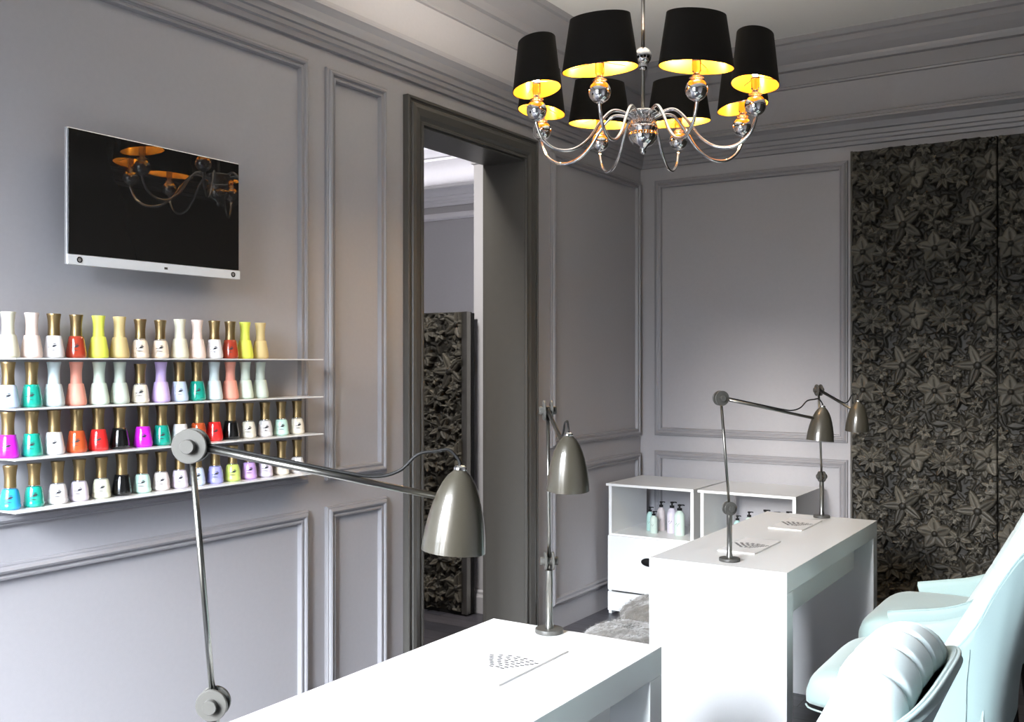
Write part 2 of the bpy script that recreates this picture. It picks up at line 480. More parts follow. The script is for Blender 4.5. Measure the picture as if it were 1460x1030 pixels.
# ------------------------------------------------------------------ television
tv = thing('television', 'flat black television with silver lower bar on the grey wall above the polish', 'television', (0, 0, 0))
TY0, TY1, TZ0, TZ1 = 1.655, 2.274, 1.672, 2.053
obj('casing', boxes((.071, .084, TY0, TY1, TZ0, TZ1), bev=.003), M['silver'], tv)
obj('screen', boxes((.083, .0865, TY0 + .004, TY1 - .004, TZ0 + .030, TZ1 - .003)), M['screen'], tv)
obj('speaker_bar', boxes((.083, .089, TY0, TY1, TZ0, TZ0 + .028), bev=.001), M['white'], tv)
for yy in (TY0 + .036, TY1 - .030):
    ring = lathe(bm_new(), [(.0055, 0), (.0085, 0), (.0085, .0015), (.0055, .0015), (.0055, 0)], 24, frame_to((.0885, yy, TZ0 + .0145), (1, 0, 0)))
    k = obj('speaker', ring, M['black'], tv, smooth=False)
    obj('speaker_cone', lathe(bm_new(), [(.0054, 0), (.004, .001), (0, .0005)], 20, frame_to((.0888, yy, TZ0 + .0145), (1, 0, 0))), M['silver'], k)
obj('logo', boxes((.0888, .0892, 1.975, 1.987, TZ0 + .010, TZ0 + .017)), M['nickel'], tv)
obj('wall_bracket', boxes((.0, .072, 1.86, 2.07, 1.78, 1.94)), M['black'], tv)

# ------------------------------------------------------------------ polish shelves
SZ = [1.412, 1.279, 1.147, 1.010]
ROW = ['top', 'second', 'third', 'bottom']
SX = 0.125
for r, z in enumerate(SZ):
    s = obj('wall_shelf', boxes((0.0005, SX, 1.482, 2.628, z - .0045, z), bev=.001), M['acrylic'])
    tag(s, '%s white ledge of nail polish bottles on the grey panelled wall' % {0: 'topmost', 1: 'second from top', 2: 'third from top', 3: 'lowest'}[r], 'shelf', 'wall shelves of nail polish')

def srgb(r, g, b):
    f = lambda c: ((c / 255 + .055) / 1.055) ** 2.4 if c > 10 else c / 255 / 12.92
    return (f(r), f(g), f(b))

POL = {  # name: (colour)
 'cream': srgb(222, 218, 196), 'blush pink': srgb(248, 228, 218), 'white': srgb(240, 240, 242), 'brick red': srgb(168, 62, 42),
 'lemon yellow': srgb(232, 240, 96), 'sand beige': srgb(206, 184, 130), 'nude': srgb(240, 222, 200), 'pale blue': srgb(206, 222, 248),
 'teal': srgb(30, 158, 138), 'powder blue': srgb(220, 234, 236), 'salmon': srgb(236, 160, 140), 'mint white': srgb(222, 238, 222),
 'sage grey': srgb(206, 216, 204), 'lilac': srgb(212, 188, 240), 'magenta': srgb(214, 44, 226), 'rust orange': srgb(190, 84, 44),
 'red': srgb(226, 48, 48), 'black': srgb(20, 20, 20), 'ivory': srgb(240, 232, 214), 'mint': srgb(204, 240, 226), 'sky blue': srgb(52, 164, 224),
 'pearl': srgb(236, 232, 232), 'pale lilac': srgb(232, 222, 238), 'pale lime': srgb(238, 240, 214), 'periwinkle': srgb(164, 164, 224), 'lime green': srgb(204, 222, 116), 'violet': srgb(206, 168, 234), 'rose white': srgb(242, 230, 228),
}
pm = {}
def polmat(c, matte):
    k = (c, matte)
    if k not in pm:
        pm[k] = mat(('matte_' if matte else 'glossy_') + c.replace(' ', '_') + '_polish', POL[c], 0.55 if matte else 0.16, coat=0.0 if matte else 0.6, noise=(30, 0.01))
    return pm[k]

def polish_meshes():
    R = {}
    body = [(0, 0), (.022, 0), (.0262, .0015), (.0278, .006), (.0280, .012), (.0265, .024), (.0240, .038), (.0215, .052), (.0198, .060), (.0188, .0615), (0, .0615)]
    cap = [(0, .0615), (.0158, .0615), (.0160, .064), (.0152, .076), (.0150, .088), (.0158, .102), (.0176, .116), (.0186, .1205), (.0180, .1222), (0, .1222)]
    R['body'] = lathe(bm_new(), body, 28); R['cap'] = lathe(bm_new(), cap, 28)
    sb = [(0, 0), (.020, 0), (.0248, .0015), (.0266, .006), (.0266, .012), (.0250, .0155), (.0254, .018), (.0238, .034), (.0208, .048), (.0185, .054), (.0120, .0555), (.0120, .058), (0, .058)]
    sc = [(0, .0585), (.0150, .0585), (.0152, .061), (.0144, .074), (.0146, .088), (.0160, .102), (.0178, .112), (.0184, .1155), (.0178, .117), (0, .117)]
    R['sbody'] = lathe(bm_new(), sb, 28); R['scap'] = lathe(bm_new(), sc, 28)
    R['neck'] = lathe(bm_new(), [(.0122, .0552), (.0150, .0555), (.0152, .0582), (.0122, .0586)], 24)
    # a small printed sprig wrapped on the body, on the side turned to the room and the doorway
    bm = bm_new()
    def strip(z0, z1, a0, a1, hgt):
        prev = None
        for i in range(9):
            t = i / 8
            a = a0 + (a1 - a0) * t; z = z0 + (z1 - z0) * t
            hh = hgt * math.sin(PI * (0.12 + .8 * t))
            ring = []
            for zz in (z - hh, z + hh):
                rr = np.interp(zz, [0, .012, .024, .038, .052, .06], [.0282, .0284, .0269, .0244, .0219, .0202])
                ring.append(bm.verts.new((rr * math.cos(a), rr * math.sin(a), zz)))
            if prev: bm.faces.new((prev[0], ring[0], ring[1], prev[1]))
            prev = ring
    for z0, z1, a0, a1, hg in ((.030, .031, -.05, .78, .0011), (.033, .035, .35, .85, .0024), (.0225, .0215, .05, .72, .0010), (.0385, .039, .42, .8, .0010)):
        strip(z0, z1, a0 - .35, a1 - .35, hg)
    R['print'] = bm
    out = {}
    for k, bmx in R.items():
        bmesh.ops.recalc_face_normals(bmx, faces=bmx.faces) if k != 'print' else None
        me = bpy.data.meshes.new('polish_' + k); bmx.to_mesh(me); bmx.free(); me.shade_smooth(); out[k] = me
    for k in ('body', 'cap', 'sbody', 'scap'):
        me = out[k]; b2 = bmesh.new(); b2.from_mesh(me)
        for e in b2.edges:
            if len(e.link_faces) == 2 and e.calc_face_angle(0) > .9: e.smooth = False
        b2.to_mesh(me); b2.free()
    return out
PM = polish_meshes()
mesh_cache = {}
def colored(key, m):
    k = (key, m.name)
    if k not in mesh_cache:
        me = PM[key].copy(); me.materials.clear(); me.materials.append(m); mesh_cache[k] = me
    return mesh_cache[k]

# m: one-colour matte bottle, g: gold cap on a full body, s: gold cap on a lower glass body with bright neck
ROWS = [
 [('cream', 'm'), ('blush pink', 'm'), ('white', 'g'), ('brick red', 'g'), ('lemon yellow', 'm'), ('sand beige', 'm'), ('nude', 's'), ('nude', 's'), ('cream', 'm'), ('blush pink', 'm'), ('white', 'g'), ('brick red', 'g'), ('lemon yellow', 'm'), ('sand beige', 'm')],
 [('pale blue', 'g'), ('teal', 'g'), ('powder blue', 'm'), ('salmon', 'm'), ('mint white', 'm'), ('sage grey', 'm'), ('ivory', 's'), ('lilac', 'm'), ('pale blue', 'g'), ('teal', 'g'), ('powder blue', 'm'), ('salmon', 'm'), ('mint white', 'm'), ('sage grey', 'm')],
 [('magenta', 'g'), ('teal', 'g'), ('white', 'g'), ('rust orange', 'g'), ('red', 'g'), ('black', 'g'), ('magenta', 'g'), ('teal', 'g'), ('white', 'g'), ('rust orange', 'g'), ('red', 'g'), ('black', 'g'), ('ivory', 's'), ('pearl', 's'), ('mint', 's'), ('ivory', 's')],
 [('sky blue', 's'), ('teal', 's'), ('pearl', 's'), ('pale lilac', 's'), ('pale lime', 's'), ('black', 'g'), ('mint', 's'), ('rose white', 's'), ('pale lilac', 's'), ('pale blue', 's'), ('periwinkle', 's'), ('lime green', 's'), ('violet', 's'), ('pale lilac', 's'), ('ivory', 's'), ('pearl', 's')],
]
Y1 = [1.502, 1.567, 1.632, 1.701, 1.772, 1.841, 1.911, 1.984, 2.055, 2.122, 2.19, 2.256, 2.322, 2.390]
Y3 = [1.502, 1.567, 1.632, 1.701, 1.770, 1.839, 1.921, 1.989, 2.057, 2.126, 2.192, 2.262, 2.337, 2.412, 2.487, 2.563]
Y4 = [1.508, 1.574, 1.643, 1.710, 1.780, 1.846, 1.919, 1.987, 2.055, 2.124, 2.196, 2.266, 2.339, 2.411, 2.486, 2.561]
ORD = ['first', 'second', 'third', 'fourth', 'fifth', 'sixth', 'seventh', 'eighth', 'ninth', 'tenth', 'eleventh', 'twelfth', 'thirteenth', 'fourteenth', 'fifteenth', 'last']
BX = 0.060
for r, (row, ys) in enumerate(zip(ROWS, (Y1, Y1, Y3, Y4))):
    for i, ((c, kind), y) in enumerate(zip(row, ys)):
        if kind == 'm': desc = 'matte %s nail polish bottle with matching cap' % c
        elif kind == 'g': desc = 'glossy %s nail polish bottle with bronze cap' % c
        else: desc = '%s nail polish bottle with shiny neck' % c
        pos = ORD[i] if i < len(row) - 1 else 'last'
        t = thing('nail_polish_bottle', '%s, %s along the %s shelf' % (desc, pos, ROW[r]), 'nail polish',
                  (BX + random.uniform(-.002, .002), y, SZ[r]), 0, 'nail polish bottles on the %s shelf' % ROW[r])
        t.rotation_euler.z = -0.75 + random.uniform(-.06, .06)
        pmx = polmat(c, kind == 'm')
        if kind == 's':
            obj('body', colored('sbody', pmx), None, t); obj('cap', colored('scap', M['cap_gold']), None, t); obj('neck', colored('neck', M['chrome']), None, t)
        else:
            obj('body', colored('body', pmx), None, t)
            obj('cap', colored('cap', pmx if kind == 'm' else M['cap_gold']), None, t)
        if kind != 'm' and c != 'black' :
            obj('printed_mark', colored('print', M['print']), None, t)

# ------------------------------------------------------------------ desks
def desk(y0, y1, label):
    t = thing('manicure_desk', label, 'desk', (1.43, (y0 + y1) / 2, 0), 0, 'white manicure desks')
    hy = (y1 - y0) / 2; x0, x1 = 1.20 - 1.43, 1.663 - 1.43
    obj('desktop', boxes((x0, x1, -hy, hy, .685, .75), bev=.0015), M['white'], t)
    for s in (-1, 1):
        a, b = sorted((s * hy, s * (hy - .064)))
        obj('leg_panel', boxes((x0, x1, a, b, 0, .685), bev=.0015), M['white'], t)
    obj('drawer_box', boxes((x0 + .05, x1 - .055, -hy + .064, hy - .150, .572, .685), bev=.0015), M['white'], t)
    return t
desk(0.890, 2.105, 'white manicure desk nearest, with one floral-free blank plate and two lamps'.replace('floral-free blank', 'slotted'))
desk(3.042, 4.256, 'white manicure desk farther back, between the low cabinets and two aqua chairs')

# slotted plates on the desks
def fan_slots():
    bm = bm_new()
    rows = 8
    for r in range(rows):
        rad = .034 + r * .0112
        n = 3 + r // 2 * 1 + (r > 2)
        for k in range(n):
            a = math.radians(-38 + 76 * (k + .5) / n)
            y = -0.082 + rad * math.cos(a) * 1.05 ; x = rad * math.sin(a) * .95
            box(bm, x - .0052, x + .0052, y - .0030, y + .0030, .0051, .0055)
    return bm
for (px, py, lab) in ((1.440, 1.806, 'thin white slotted plate on the near desk by the lamp base'),
                      (1.417, 3.412, 'thin white slotted plate on the far desk, nearer one beside the lamp foot'),
                      (1.414, 3.964, 'thin white slotted plate at the back end of the far desk')):
    t = thing('slotted_plate', lab, 'plate', (px, py, .7501), 0, 'slotted plates on the desks')
    obj('plate', boxes((-.066, .066, -.142, .142, 0, .005), bev=.001), M['paper'], t)
    obj('vent_slots', fan_slots(), M['slot'], t)

# ------------------------------------------------------------------ desk lamps
def make_lamp(label, loc, az):
    t = thing('desk_lamp', label, 'lamp', loc, az, 'jointed desk lamps')
    auto_smooth(obj('base', lathe(bm_new(), [(0, 0), (.033, 0), (.034, .001), (.034, .009), (.033, .0105), (.012, .011), (0, .011)], 40), M['joint'], t))
    bm = bm_new(); lathe(bm, [(.010, .0105), (.010, .02), (.0085, .024), (.0085, .118), (.0092, .119), (.0092, .150), (.006, .152), (0, .152)], 20)
    auto_smooth(obj('post', bm, M['nickel'], t))
    J1 = Vector((0, 0, .172)); J2 = Vector((-.031, 0, .533)); S = Vector((.340, 0, 0)); ARM_END = Vector((.322, 0, .4605))
    def joint(P, big):
        k = 1.0 if big else .9
        r = .0245 * k
        bm = bm_new()
        for s in (-1, 1):
            lathe(bm, [(0, 0), (r - .001, 0), (r, .001), (r, .0045), (r - .001, .0055), (0, .0055)], 36, frame_to(P + Vector((0, s * .006, 0)), (0, s, 0)))
        o = auto_smooth(obj('joint', bm, M['joint'], t))
        hb = bm_new()
        lathe(hb, [(0, -.021), (.0092, -.021), (.010, -.020), (.010, .020), (.0092, .021), (0, .021)], 24, frame_to(P, (0, 1, 0)))
        auto_smooth(obj('axle', hb, M['joint'], o))
        return o
    joint(J1, False); joint(J2, True)
    obj('neck_link', tube(bm_new(), [(0, 0, .150), J1], .0045, 12), M['nickel'], t, smooth=True)
    obj('rod', tube(bm_new(), [J1, J2], .0045, 12), M['nickel'], t, smooth=True)
    obj('arm', tube(bm_new(), [J2, ARM_END], .0048, 12), M['nickel'], t, smooth=True)
    # bullet shade, tilted a little
    outer = [(0, .116), (.006, .1158), (.0085, .114), (.0095, .112), (.0170, .105), (.0240, .094), (.0300, .080), (.0350, .064), (.0390, .047), (.0420, .030), (.0440, .014), (.0450, 0)]
    inner = [(.0436, 0), (.0426, .014), (.0405, .030), (.0375, .047), (.0335, .064), (.0285, .080), (.0225, .094), (.0150, .104), (0, .109)]
    mt = Matrix.Translation((.336, 0, .386)) @ Matrix.Rotation(math.radians(5), 4, 'Y')
    sh = auto_smooth(obj('lamp_shade', lathe(bm_new(), outer + inner, 48, mt), M['shade_metal'], t), 50)
    obj('finial', lathe(bm_new(), [(.009, .1135), (.0095, .116), (.007, .1195), (0, .121)], 20, mt), M['chrome'], sh, smooth=True)
    obj('bulb', lathe(bm_new(), [(0, .030), (.012, .034), (.017, .045), (.014, .058), (.009, .068), (.009, .1), (0, .1)], 20, mt), M['white'], sh, smooth=True)
    d = (ARM_END - J2)
    up = Vector((0, 0, .0066))
    c = [J2 + d * .04 + up, J2 + d * .35 + up, J2 + d * .62 + up * 1.05, J2 + d * .74 + up * 1.6, J2 + d * .83 + Vector((0, 0, .026)), J2 + d * .90 + Vector((0, 0, .053)), J2 + d * .98 + Vector((0, 0, .064)),
         (.331, 0, .527), (.344, 0, .513), (.346, 0, .503)]
    obj('cord', tube(bm_new(), spline(c, 8), .0023, 8), M['black'], t, smooth=True)
    return t
R = math.radians
make_lamp('jointed grey desk lamp nearest, arm stretched across the polish shelves, on the near desk', (1.497, .950, .7501), R(32.5))
make_lamp('jointed grey desk lamp on the back end of the near desk, beside the doorway', (1.387, 2.066, .7501), R(-53))
make_lamp('jointed grey desk lamp on the front end of the far desk', (1.447, 3.128, .7501), R(48))
make_lamp('jointed grey desk lamp on the back end of the far desk, against the carved wardrobe', (1.450, 4.210, .7501), R(-52))

# ------------------------------------------------------------------ low cabinets in the corner
def cabinet(x0, x1, label):
    cx = (x0 + x1) / 2; hw = (x1 - x0) / 2
    t = thing('low_cabinet', label, 'cabinet', (cx, 4.98, 0), 0, 'low white cabinets')
    D = .46
    obj('top_board', boxes((-hw - .012, hw + .003, -.012, D, .711, .725), bev=.001), M['white'], t)
    for s in (-1, 1):
        a, b = sorted((s * hw, s * (hw - .018)))
        obj('side_panel', boxes((a, b, 0, D, 0, .711)), M['white'], t)
    obj('shelf_board', boxes((-hw + .018, hw - .018, .002, D, .432, .446)), M['white'], t)
    obj('back_panel', boxes((-hw + .018, hw - .018, D - .012, D, .02, .432)), M['white'], t)
    for z0, z1 in ((.134, .436), (.02, .124)):
        d = obj('drawer', boxes((-hw + .001, hw - .001, -.014, .004, z0, z1), bev=.001), M['white'], t)
        if z0 > .1:
            hb = bm_new()
            lathe(hb, [(0, 0), (.045, 0), (.047, .003), (.040, .010), (.020, .014), (0, .015)], 32, Matrix.Translation((0, -.0135, .31)) @ Matrix.Diagonal((1, 1, .5, 1)) @ Matrix.Rotation(PI / 2, 4, 'X'))
            obj('handle', hb, M['black'], d, smooth=True)
    return t
cabinet(.062, .566, 'low white cabinet with open shelf and drawers in the room corner')
cabinet(.604, 1.112, 'low white cabinet behind the far desk, second from the room corner')

# pump and cap bottles
pcols = {'teal': srgb(176, 214, 208), 'mint': srgb(206, 224, 214), 'pink': srgb(226, 214, 214), 'lilac': srgb(224, 216, 228), 'pale green': srgb(212, 230, 220)}
pmats = {k: mat('pump_bottle_' + k.replace(' ', '_'), v, .3, coat=.3, noise=(20, .01)) for k, v in pcols.items()}
def pump(label, loc, h, r, col, group, rz=0.3):
    t = thing('pump_bottle', label, 'bottle', loc, rz, group)
    b = h * .80
    auto_smooth(obj('body', lathe(bm_new(), [(0, 0), (r * .92, 0), (r, .004), (r, b * .72), (r * .94, b * .83), (r * .7, b * .93), (r * .42, b * .975), (r * .38, b), (0, b)], 28), pmats[col], t), 50)
    bm = bm_new()
    lathe(bm, [(0, b), (r * .48, b), (r * .48, b + h * .075), (r * .2, b + h * .08), (r * .16, b + h * .14), (r * .34, b + h * .145), (r * .36, b + h * .195), (0, b + h * .2)], 20)
    tube(bm, [(0, 0, b + h * .175), (r * .7, 0, b + h * .18), (r * .95, 0, b + h * .165)], r * .13, 8)
    obj('pump', bm, M['black'], t)
    s = bm_new()
    for k in range(5):
        a0 = -1.9 + rz; aa = a0 + (k - 2) * .16
        zz = b * (.45 + .05 * math.sin(k * 2.1))
        lathe(s, [(0, 0), (r * .07, .0001), (0, .0004)], 8, frame_to((r * 1.001 * math.cos(aa - rz), r * 1.001 * math.sin(aa - rz), zz), (math.cos(aa - rz), math.sin(aa - rz), 0)))
    obj('printed_mark', s, M['slot'], t)
g = 'pump bottles in the left cabinet'
pump('small teal pump bottle in the open corner cabinet, nearest its left side', (.222, 5.18, .4461), .135, .0205, 'teal', g)
pump('small mint pump bottle in the open corner cabinet, in front of the pink one', (.272, 5.12, .4461), .122, .0205, 'mint', g)
pump('pale pink pump bottle in the open corner cabinet, behind the small mint one', (.272, 5.22, .4461), .165, .0235, 'pink', g)
pump('tall lilac pump bottle in the open corner cabinet', (.358, 5.175, .4461), .175, .028, 'lilac', g)
pump('tall pale green pump bottle in the open corner cabinet, beside its inner panel', (.422, 5.13, .4461), .170, .029, 'pale green', g)
g = 'pump bottles in the cabinet behind the far desk'
pump('small teal pump bottle in the cabinet behind the far desk', (.735, 5.18, .4461), .128, .0205, 'teal', g)
pump('mint pump bottle in the cabinet behind the far desk, next to the teal one', (.790, 5.21, .4461), .150, .023, 'mint', g)
pump('tall lilac pump bottle mostly hidden by the far desk', (.885, 5.19, .4461), .170, .028, 'lilac', g)
pump('tall pale green pump bottle mostly hidden by the far desk', (.950, 5.16, .4461), .168, .029, 'pale green', g)
pump('pale pink pump bottle mostly hidden by the far desk', (.985, 5.26, .4461), .160, .025, 'pink', g)

# ------------------------------------------------------------------ fluffy stools
def fur_noise(v, seed):
    from mathutils import noise
    return noise.noise(v * 14 + Vector((seed, 0, 0))) * .6 + noise.noise(v * 45 + Vector((0, seed, 0))) * .4
def pouf(label, loc, r, h, body, seed):
    t = thing('fluffy_stool', label, 'stool', loc, 0, 'fluffy stools for clients')
    z0 = h - .17
    bm = bm_new()
    prof = [(0, z0)] + [(r * math.cos(a) ** .55 if math.cos(a) > 0 else 0, z0 + .085 + .085 * math.sin(a)) for a in [x * PI / 28 - PI / 2 + .08 for x in range(28)]] + [(0, h)]
    lathe(bm, prof, 64)
    bmesh.ops.subdivide_edges(bm, edges=bm.edges, cuts=1, use_grid_fill=True)
    bm.normal_update()
    for v in bm.verts:
        v.co += v.normal * .016 * fur_noise(v.co, seed)
    cu = obj('cushion', bm, M['fur'], t, smooth=True)
    # strands of fur as one mass
    rnd = random.Random(seed)
    fm = bm_new()
    vs = [v for v in cu.data.vertices]
    for i in range(5200):
        v = rnd.choice(vs)
        n = Vector(v.normal); n = (n + Vector((rnd.uniform(-.8, .8), rnd.uniform(-.8, .8), rnd.uniform(-.9, .1)))).normalized()
        p = Vector(v.co) + Vector((rnd.uniform(-.006, .006), rnd.uniform(-.006, .006), 0)); L = rnd.uniform(.010, .024)
        sd = n.cross(Vector((rnd.random(), rnd.random(), 1))).normalized() * .0011
        a = fm.verts.new(p - sd); b = fm.verts.new(p + sd); c = fm.verts.new(p + n * L + Vector((0, 0, -L * .3)))
        fm.faces.new((a, b, c))
    f = obj('fur', fm, M['fur'], cu); f['kind'] = 'stuff'
    leg = bm_new(); lathe(leg, [(0, .0), (.16, 0), (.165, .008), (.15, .016), (.03, .022), (.022, .03), (.022, z0 + .01), (0, z0 + .01)], 32)
    obj('pedestal', leg, M['chrome'], t)
    return t
pouf('wide fluffy grey stool between the near desk and the corner cabinet', (.93, 3.46, 0), .205, .385, .3, 1.0)
pouf('fluffy grey stool half hidden behind the front end panel of the far desk', (.77, 4.18, 0), .215, .325, .3, 5.0)

# ------------------------------------------------------------------ aqua chairs
def loft(rings, closed_u=False, cap=True):
    bm = bm_new()
    vr = [[bm.verts.new(p) for p in r] for r in rings]
    n = len(vr[0])
    for a, b in zip(vr, vr[1:]):
        for k in range(n):
            k2 = (k + 1) % n
            bm.faces.new((a[k], a[k2], b[k2], b[k]))
    if cap:
        bm.faces.new(vr[0][::-1]); bm.faces.new(vr[-1])
    return bm

def make_chair(label, loc, rz):
    t = thing('upholstered_chair', label, 'chair', loc, rz, 'aqua upholstered chairs')
    # shell: a U-shaped wall, low arms in front rising to a leaning back
    half = [((-.190, -.268, .548), (-.165, -.262)), ((-.10, -.272, .566), (-.10, -.268)), ((0, -.274, .588), (-.02, -.272)), ((.085, -.272, .628), (.06, -.272)), ((.150, -.266, .705), (.13, -.262)),
            ((.205, -.256, .815), (.170, -.245)), ((.262, -.250, .905), (.193, -.215)), ((.322, -.226, .950), (.206, -.170)), ((.360, -.145, .972), (.214, -.10)), ((.368, 0, .978), (.216, 0))]
    top = [Vector(a) for a, b in half]; bot = [Vector((b[0], b[1], .418)) for a, b in half]
    mir = lambda L: L + [Vector((v.x, -v.y, v.z)) for v in L[-2::-1]]
    top, bot = spline(mir(top), 6), spline(mir(bot), 6)
    rings = []
    n = len(top); NV = 14
    for i in range(n):
        a, b = top[i], bot[i]
        d = (top[min(i + 1, n - 1)] - top[max(i - 1, 0)]); d2 = (bot[min(i + 1, n - 1)] - bot[max(i - 1, 0)])
        def inward(dd):
            v = Vector((-dd.y, dd.x, 0)); return v.normalized()
        na, nb = inward(d) , inward(d2)
        th = .019
        def out(q):
            z = b.z + (a.z - b.z) * q
            k = q ** 1.7
            return Vector((b.x + (a.x - b.x) * k, b.y + (a.y - b.y) * (q ** 1.4), z))
        o = [out(k / NV) for k in range(NV + 1)]
        inn = [p + (na * (k / NV) + nb * (1 - k / NV)).normalized() * th for k, p in enumerate(o)]
        # rounded rim
        mid = (o[-1] + inn[-1]) / 2 + Vector((0, 0, .012))
        rings.append(o + [o[-1] * .75 + inn[-1] * .25 + Vector((0, 0, .009)), mid, o[-1] * .25 + inn[-1] * .75 + Vector((0, 0, .009))] + inn[::-1])
    sh = auto_smooth(obj('shell', loft(rings), M['aqua'], t), 50)
    # piping along the rim
    rim = [r[NV + 1] + Vector((0, 0, .001)) for r in rings]
    obj('piping', tube(bm_new(), rim, .0028, 8), M['aqua'], sh, smooth=True)
    for s in (-1, 1):
        sm = bm_new()
        pts = [Vector((.128, s * .2665, .42)), Vector((.130, s * .2672, .50)), Vector((.132, s * .2682, .58)), Vector((.140, s * .2690, .66))]
        tube(sm, pts, .0012, 6)
        obj('seam', sm, M['aqua'], sh, smooth=True)
    # seat cushion
    bm = bm_new()
    NU, NW = 36, 30
    rings = []
    for i in range(NU + 1):
        x = -.300 + .47 * i / NU
        f = min(1, (x + .300) / .10); f = math.sqrt(max(0, 1 - (1 - f) ** 2.0)) if f < 1 else 1
        hw = .252 * (0.80 + .20 * f)
        ztop = .455 + .075 * (0.25 + 0.75 * f) + .012 * math.sin(PI * min(1, max(0, (x + .3) / .47)))
        zb = .418
        r = []
        for k in range(NW):
            a = 2 * PI * k / NW
            ca, sa = math.cos(a), math.sin(a)
            yy = hw * math.copysign(abs(ca) ** .28, ca)
            zz = (zb + ztop) / 2 + (ztop - zb) / 2 * math.copysign(abs(sa) ** .5, sa)
            r.append(Vector((x, yy, zz)))
        rings.append(r)
    se = auto_smooth(obj('seat', loft(rings), M['aqua'], t), 60)
    pp = []
    for i in range(NU + 1):
        r = rings[i]; pp.append(Vector((r[0].x, min(v.y for v in r) - .0005, .421)))
    obj('seat_piping', tube(bm_new(), pp, .0028, 8), M['aqua'], se, smooth=True)
    # back pad: cross seams up the face, roll on top split into lengthwise segments
    path = []
    for k in range(40):
        s_ = k / 39; path.append((-.02 + .260 * s_ + .006 * math.sin(PI * s_), .50 + .475 * s_, s_))
    cx, cz, rr = .290, .960, .050
    for k in range(1, 16):
        a = PI * .86 - k / 15 * PI * .9
        path.append((cx + rr * math.cos(a), cz + rr * .95 * math.sin(a) + .022, 1 + k / 15))
    NWD = 64
    rings = []
    for j in range(NWD + 1):
        w = -1 + 2 * j / NWD
        e = (1 - abs(w) ** 5.5) ** .5 if abs(w) < 1 else 0
        r = []
        for (x, z, s_) in path:
            hw = .214 - .004 * min(1, s_) ** 2 - .012 * max(0, s_ - 1)
            y = w * hw
            dep = .062 * (1 - e)
            g_ = 0.0
            if s_ <= 1:
                for q in (.20, .46, .72):
                    g_ += .010 * math.exp(-((s_ - q) / .012) ** 2)
            seg = abs(((w + 1) / 2 * 5) - round((w + 1) / 2 * 5))
            if s_ > .86: g_ += .010 * math.exp(-(seg / .07) ** 2) * min(1, (s_ - .86) / .1)
            arch = -.030 * abs(w) ** 2.5 * min(1, s_) ** 3
            if s_ <= 1: r.append(Vector((x + dep + g_, y, z + arch)))
            else:
                v = Vector((x - cx, 0, z - cz)); L = v.length; v = v / L * max(.012, L - dep * .55 - g_)
                r.append(Vector((cx + v.x + dep * .3, y, cz + v.z + arch)))
        back = []
        for k in range(12, -1, -1):
            s_ = k / 12
            back.append(Vector((.075 + .250 * s_, w * (.214 - .006 * s_ ** 2 ) * .97, .50 + .46 * s_ - .030 * abs(w) ** 2.5 * s_ ** 3)))
        rings.append(r + back)
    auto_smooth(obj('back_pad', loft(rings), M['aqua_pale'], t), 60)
    for sx in (-1, 1):
        for sy in (-1, 1):
            obj('leg', tube(bm_new(), [(sx * .17 + .0, sy * .19, .42), (sx * .21, sy * .22, 0)], [.018, .011], 12), M['black'], t, smooth=True)
    obj('seat_frame', boxes((-.24, .16, -.22, .22, .395, .420)), M['black'], t)
    return t
make_chair('aqua upholstered chair nearest, pushed to the near desk, only its back showing', (2.015, 1.42, 0), 0)
make_chair('aqua upholstered chair with tall white-lit back at the front end of the far desk', (2.075, 3.06, 0), 0)
make_chair('aqua upholstered chair farthest away, beside the carved wardrobe at the far desk', (2.05, 3.78, 0), 0)

# ------------------------------------------------------------------ chandelier
CH = (1.147, 3.107)
ch = thing('chandelier', 'chrome chandelier with eight black gold-lined shades hanging from the ceiling', 'chandelier', (CH[0], CH[1], 0))
obj('ceiling_rod', tube(bm_new(), [(0, 0, 2.26), (0, 0, CEIL - .02)], .0065, 12), M['nickel'], ch, smooth=True)
obj('ceiling_rose', lathe(bm_new(), [(0, CEIL), (.06, CEIL), (.06, CEIL - .012), (.035, CEIL - .03), (.01, CEIL - .04), (0, CEIL - .04)], 32), M['nickel'], ch, smooth=True)
bm = bm_new(); ellipsoid(bm, (0, 0, 2.447), (.030, .030, .030)); lathe(bm, [(0, 2.395), (.012, 2.40), (.016, 2.41), (.011, 2.42), (.014, 2.428), (0, 2.43)], 20)
obj('rod_ball', bm, M['chrome'], ch, smooth=True)
hub = obj('hub', lathe(bm_new(), [(0, 2.265), (.018, 2.265), (.048, 2.258), (.056, 2.252), (.052, 2.247), (.030, 2.240), (.026, 2.215), (.044, 2.210), (.050, 2.203), (.050, 2.196), (.044, 2.190), (.050, 2.180), (.046, 2.160), (.032, 2.142), (.014, 2.134), (.008, 2.126), (.012, 2.120), (.006, 2.112), (0, 2.110)], 36), M['chrome'], ch, smooth=True)
bm = bm_new()
for k in range(16):
    a = 2 * PI * k / 16
    lathe(bm, [(0, 2.212), (.0045, 2.216), (.0045, 2.240), (0, 2.244)], 8, Matrix.Translation((.040 * math.cos(a), .040 * math.sin(a), 0)))
obj('crystal_collar', bm, M['crystal'], hub)

